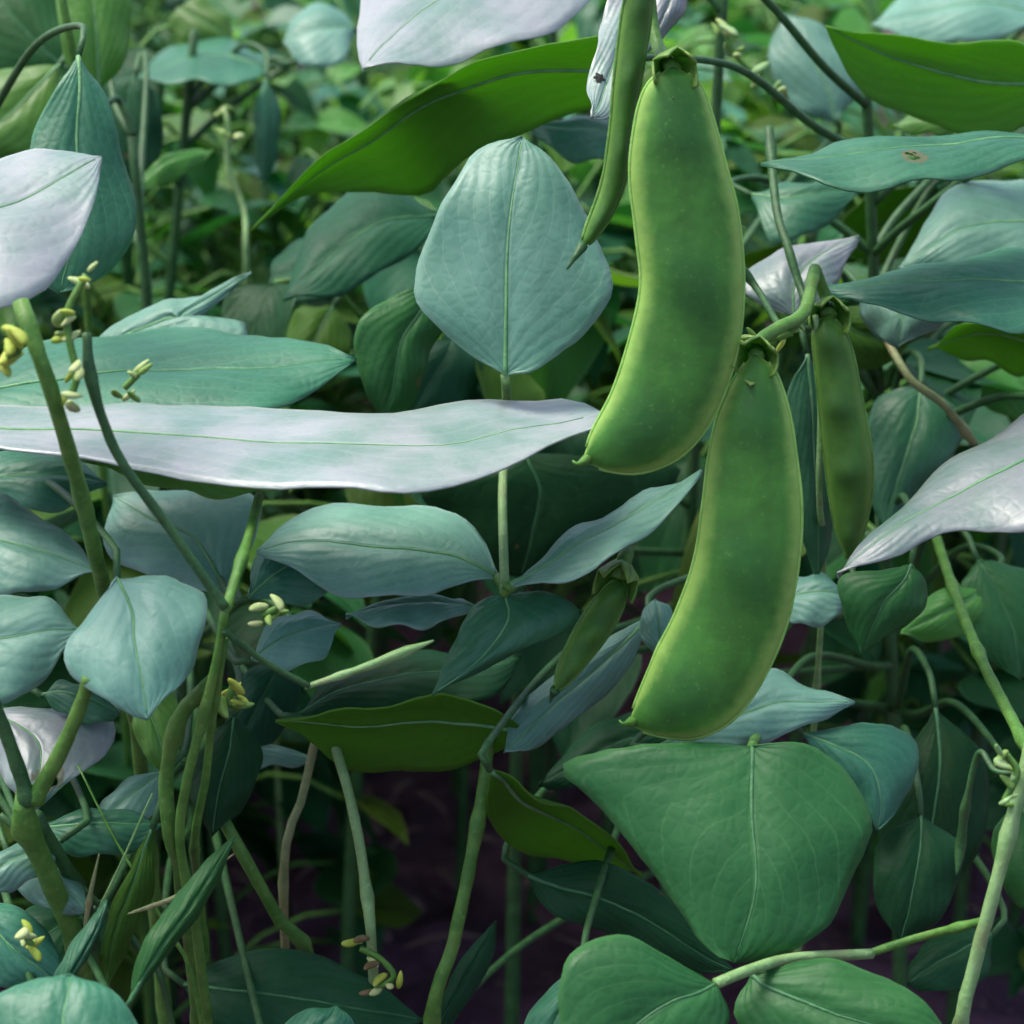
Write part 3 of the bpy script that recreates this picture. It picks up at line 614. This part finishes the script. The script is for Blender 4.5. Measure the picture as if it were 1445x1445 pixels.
vine('pale upright stem crossing the lower right edge, with a bent tendril', [
    ([(1470, 1000, .53), (1445, 1090, .53), (1410, 1230, .53), (1370, 1380, .535), (1350, 1480, .54)], (12 * mm, 14 * mm), 'stemp', True),
    ([(1300, 690, .72), (1325, 770, .67), (1352, 850, .63), (1385, 930, .59), (1425, 1010, .56), (1460, 1075, .54)], 11 * mm, 'stem'),
    ([(1445, 1090, .532), (1405, 1088, .535), (1382, 1062, .54), (1364, 1130, .545), (1356, 1190, .55), (1350, 1235, .55)], [4 * mm, 5 * mm, 6 * mm, 6 * mm, 7 * mm, 10 * mm, 8 * mm], 'stemd', False, 'tendril', 1),
    ([(1225, 1346, .55), (1300, 1322, .55), (1395, 1298, .54)], 6 * mm, 'stem', False, 'twig')])
vine('pod bearing joint with dark petioles right of the big pod', [
    ([(1085, 180, .64), (1095, 290, .625), (1112, 350, .615), (1132, 412, .61), (1150, 450, .60)], 7 * mm, 'stemd'),
    ([(1040, 370, .60), (1070, 410, .60), (1105, 462, .585), (1140, 440, .59)], 5.5 * mm, 'stemd'),
    ([(1150, 445, .595), (1158, 560, .605), (1156, 700, .61), (1160, 850, .64)], 5 * mm, 'stemp', True)])
vine('tan stem curving down right of the narrow dark pod', [([(1245, 470, .66), (1285, 535, .65), (1330, 570, .65), (1375, 625, .66)], 7 * mm, 'stemt')])
vine('light green stalk rising through the top left corner', [([(78, -60, .68), (92, 20, .68), (108, 120, .69), (112, 300, .70)], 9 * mm, 'stem', True)])
vine('pale twig in the dim upper left thicket', [([(318, 150, .80), (322, 180, .80), (322, 240, .80), (345, 300, .80), (350, 420, .8)], 6 * mm, 'stemp', True)])

# ------------------------------------------------------------------ flower buds
def buds(label, spots, d, mats, size, seedv):
    rnd = random.Random(seedv); c0 = P(*spots[0], d); root = empty('flower_cluster', c0); tag(root, label, 'flower buds', 'bean flower clusters')
    axis = [P(x, y, d) for x, y in spots]
    if len(axis) > 1:
        link('flower_stalk', tube_mesh('flower_stalk', crom(axis, 16), .0008, 6), M['stem'], root)
    for i, (x, y) in enumerate(spots):
        for q in range(3):
            c = P(x + rnd.uniform(-14, 14), y + rnd.uniform(-14, 14), d + rnd.uniform(-.004, .004))
            bm = bmesh.new(); bmesh.ops.create_uvsphere(bm, u_segments=12, v_segments=8, radius=1)
            ax = Vector((rnd.uniform(-1, 1), rnd.uniform(-1, 1), rnd.uniform(-.4, 1))).normalized(); rot = ax.to_track_quat('Z', 'Y').to_matrix()
            s = size * rnd.uniform(.5, .95)
            for v in bm.verts:
                z = v.co.z; tp = 1 - .35 * (z + 1) * .5
                p = Vector((v.co.x * .55 * tp, v.co.y * .38 * tp, z)) ; p.x += .22 * z * z
                v.co = c + rot @ (p * s)
            for f in bm.faces: f.smooth = True
            me = bpy.data.meshes.new('bud'); bm.to_mesh(me); bm.free(); link('bud', me, M[mats[(i + q) % len(mats)]], root)
buds('cream and yellow bud cluster beside the thick left stem', [(122, 388), (95, 440), (98, 480), (108, 530), (100, 560)], .50, ['bud', 'bud', 'budy'], .0030, 1)
buds('bright yellow buds at the left edge by the thick stem', [(15, 460), (28, 490), (10, 505)], .49, ['budy'], .0034, 2)
buds('single pale bud knot on the broad teal left leaf', [(195, 528), (175, 548)], .515, ['bud', 'calyx'], .0028, 3)
buds('cream buds at the lower left stem joint', [(370, 868), (392, 858)], .53, ['bud', 'calyx'], .0030, 4)
buds('yellow-green buds under the thin twig', [(330, 965), (322, 990), (338, 1000)], .54, ['budy', 'calyx'], .0034, 5)
buds('pale yellow buds at the far lower left edge', [(32, 1312), (45, 1335)], .53, ['bud', 'budy'], .0030, 6)
buds('faded cream flower at the foot of the slim pale stem', [(508, 1338), (535, 1352), (556, 1378), (530, 1395)], .59, ['bud', 'brown', 'budy'], .0028, 7)
buds('small pale buds on the lower right edge stem', [(1420, 1065), (1435, 1090), (1418, 1130)], .525, ['stemp', 'calyx'], .0026, 8)
buds('yellowish buds hanging above the second pod', [(1055, 480), (1090, 478), (1118, 470)], .575, ['calyx', 'budy'], .0026, 9)
buds('pale bud knot topping a twig in the upper left thicket', [(318, 150), (322, 180)], .80, ['bud', 'calyx'], .0040, 12)
buds('light tangled buds in the background right of the pod stalk', [(1020, 40), (1040, 80), (1075, 110), (1100, 140)], .70, ['bud', 'calyx', 'stemp'], .0040, 10)

# ------------------------------------------------------------------ bean plants behind
def leaflet_mesh(name, L, W, droop, seedv):
    NT, NS = 14, 5; rows = []
    for i in range(NT):
        t = i / (NT - 1); wd = W * (math.sin(math.pi * min(1, t ** .72)) ** .85) * (1 - .25 * t) if 0 < t < 1 else 0.0003
        row = []
        for j in range(-NS, NS + 1):
            s = j / NS
            z = -droop * t * t * L + abs(s) * wd * .25 - .0 + .0025 * noise.noise(Vector((s * 2 + seedv, t * 4, seedv)))
            row.append(Vector((s * wd, t * L, z)))
        rows.append(row)
    return grid_mesh(name, rows, lambda i, j: (j / (2 * NS), i / (NT - 1)))
PROTO = {}
for mi in ('bright', 'green', 'teal', 'pale', 'dark', 'under', 'olive'):
    PROTO[mi] = []
    for v in range(3):
        me = leaflet_mesh('leaf', [.052, .045, .06][v], [.021, .02, .022][v], [.25, .6, .1][v], v * 3.1 + len(mi)); me.materials.append(M[mi]); PROTO[mi].append(me)
def plant(x, y, h, pal, nl, label, group, spread=.07, sc=1.0, rs=0, kmin=6):
    rnd = random.Random(rs); root = empty('bean_plant', (x, y, 0)); tag(root, label, 'bean plant', group)
    lean = Vector((rnd.uniform(-.03, .03), rnd.uniform(-.03, .03), 0))
    c = crom([Vector((x, y, -.02)), Vector((x, y, h * .4)) + lean * .3, Vector((x, y, h * .8)) + lean], 14)
    link('stem', tube_mesh('stem', c, .0022, 7), M['stemd'], root)
    for i in range(nl):
        az = rnd.uniform(0, 2 * math.pi); k = rnd.randint(kmin, 13); b0 = c[k] - Vector((x, y, 0)); r = spread * rnd.uniform(.25, 1)
        p = b0 + Vector((math.cos(az) * r, math.sin(az) * r, rnd.uniform(.0, .05)))
        pt = crom([b0, b0.lerp(p, .6) + Vector((0, 0, .012)), p], 6)
        pm = tube_mesh('petiole', pt, .0009, 5); pm.materials.append(M['stem']); o = bpy.data.objects.new('petiole', pm); COL.objects.link(o); o.parent = root
        for da in ((0, -1.25, 1.25) if rnd.random() < .5 else (0,)):
            m = PROTO[rnd.choice(pal)][rnd.randint(0, 2)]
            o = bpy.data.objects.new('leaf', m); COL.objects.link(o); o.parent = root; o.location = p
            o.rotation_euler = (rnd.uniform(-.7, .5), rnd.uniform(-.5, .5), az - math.pi / 2 + da + rnd.uniform(-.3, .3)); s = sc * rnd.uniform(.6, 1.15); o.scale = (s, s, s)
G1 = 'low bean plants filling the dim background'
rnd = random.Random(11)
k = 0
for y in (.80, .90, 1.0, 1.12, 1.26, 1.42, 1.62, 1.9, 2.3):
    half = y * .2 + .12
    nx = max(4, int(half * 2 / .07 / (1 + (y - .8) * .4)))
    for i in range(nx):
        x = -half + 2 * half * (i + .5) / nx + rnd.uniform(-.03, .03)
        low = y < .95
        top = .31 + rnd.uniform(-.05, .04) if y < 1.2 else .33 + rnd.uniform(-.04, .05)
        if low: top = .32 + rnd.uniform(-.03, .03)
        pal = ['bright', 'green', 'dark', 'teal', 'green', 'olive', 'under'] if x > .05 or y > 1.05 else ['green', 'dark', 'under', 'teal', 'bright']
        if low: pal = ['dark', 'green', 'dark', 'olive']  # near rows get the shade-coloured leaves so gaps stay dark
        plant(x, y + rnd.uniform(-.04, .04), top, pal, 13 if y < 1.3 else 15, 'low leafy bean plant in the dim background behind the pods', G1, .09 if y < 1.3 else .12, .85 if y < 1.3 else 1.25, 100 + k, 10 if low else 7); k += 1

for i in range(30):                       # fine tangle
    y = rnd.uniform(.84, 1.25); x = rnd.uniform(-.24, .24) * y / .95
    if i < 16: x = rnd.uniform(-.24, -.03) * y / .95
    plant(x, y, rnd.uniform(.34, .40), ['dark', 'green', 'teal', 'green', 'olive', 'bright'], 26, 'bushy fine leaved weed in the thicket behind the pods', 'fine leaved weeds in the background thicket', .075, .48, 2000 + i, 5)
for i in range(46):                       # undergrowth added to darken the gaps, shade put into its leaf colours
    y = rnd.uniform(.74, 1.12); x = rnd.uniform(-1, 1) * (y * .2 + .05)
    if -.095 < x < .02 and y < 1.3 or .025 < x / y < .08 or .10 < x / y < .17: continue
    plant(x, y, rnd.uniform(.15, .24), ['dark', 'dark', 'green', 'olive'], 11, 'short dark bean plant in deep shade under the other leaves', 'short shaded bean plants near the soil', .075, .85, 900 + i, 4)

# ------------------------------------------------------------------ weeds (nobody could count them)
def weeds():
    V = []; F = []; rnd = random.Random(5)
    for i in range(900):
        y = rnd.uniform(1.12, 1.5); x = rnd.uniform(-1, 1) * (y * .2 + .1); h = rnd.uniform(.22, .40); a = rnd.uniform(0, 6.28); ln = rnd.uniform(.02, .12); wd = rnd.uniform(.001, .0028)
        if x > -.06: continue
        dx, dy = math.cos(a), math.sin(a); b = len(V)
        for q in range(6):
            t = q / 5; px = x + dx * ln * t ** 3; py = y + dy * ln * t ** 3; pz = h * t * (1 - .25 * t ** 4); ww = wd * (.25 + .75 * t) * (1 - t ** 4) + .0002
            V.append((px - dy * ww, py + dx * ww, pz)); V.append((px, py, pz - ww * .5)); V.append((px + dy * ww, py - dx * ww, pz))
        for q in range(5):
            for s in (0, 1): F.append((b + q * 3 + s, b + q * 3 + s + 1, b + q * 3 + s + 4, b + q * 3 + s + 3))
    me = bpy.data.meshes.new('grassy_weeds'); me.from_pydata(V, [], F)
    for p in me.polygons: p.use_smooth = True
    tag(link('grassy_weeds', me, M['weed']), 'thin grassy weeds tangled between the background plants', 'weeds', kind='stuff')
weeds()
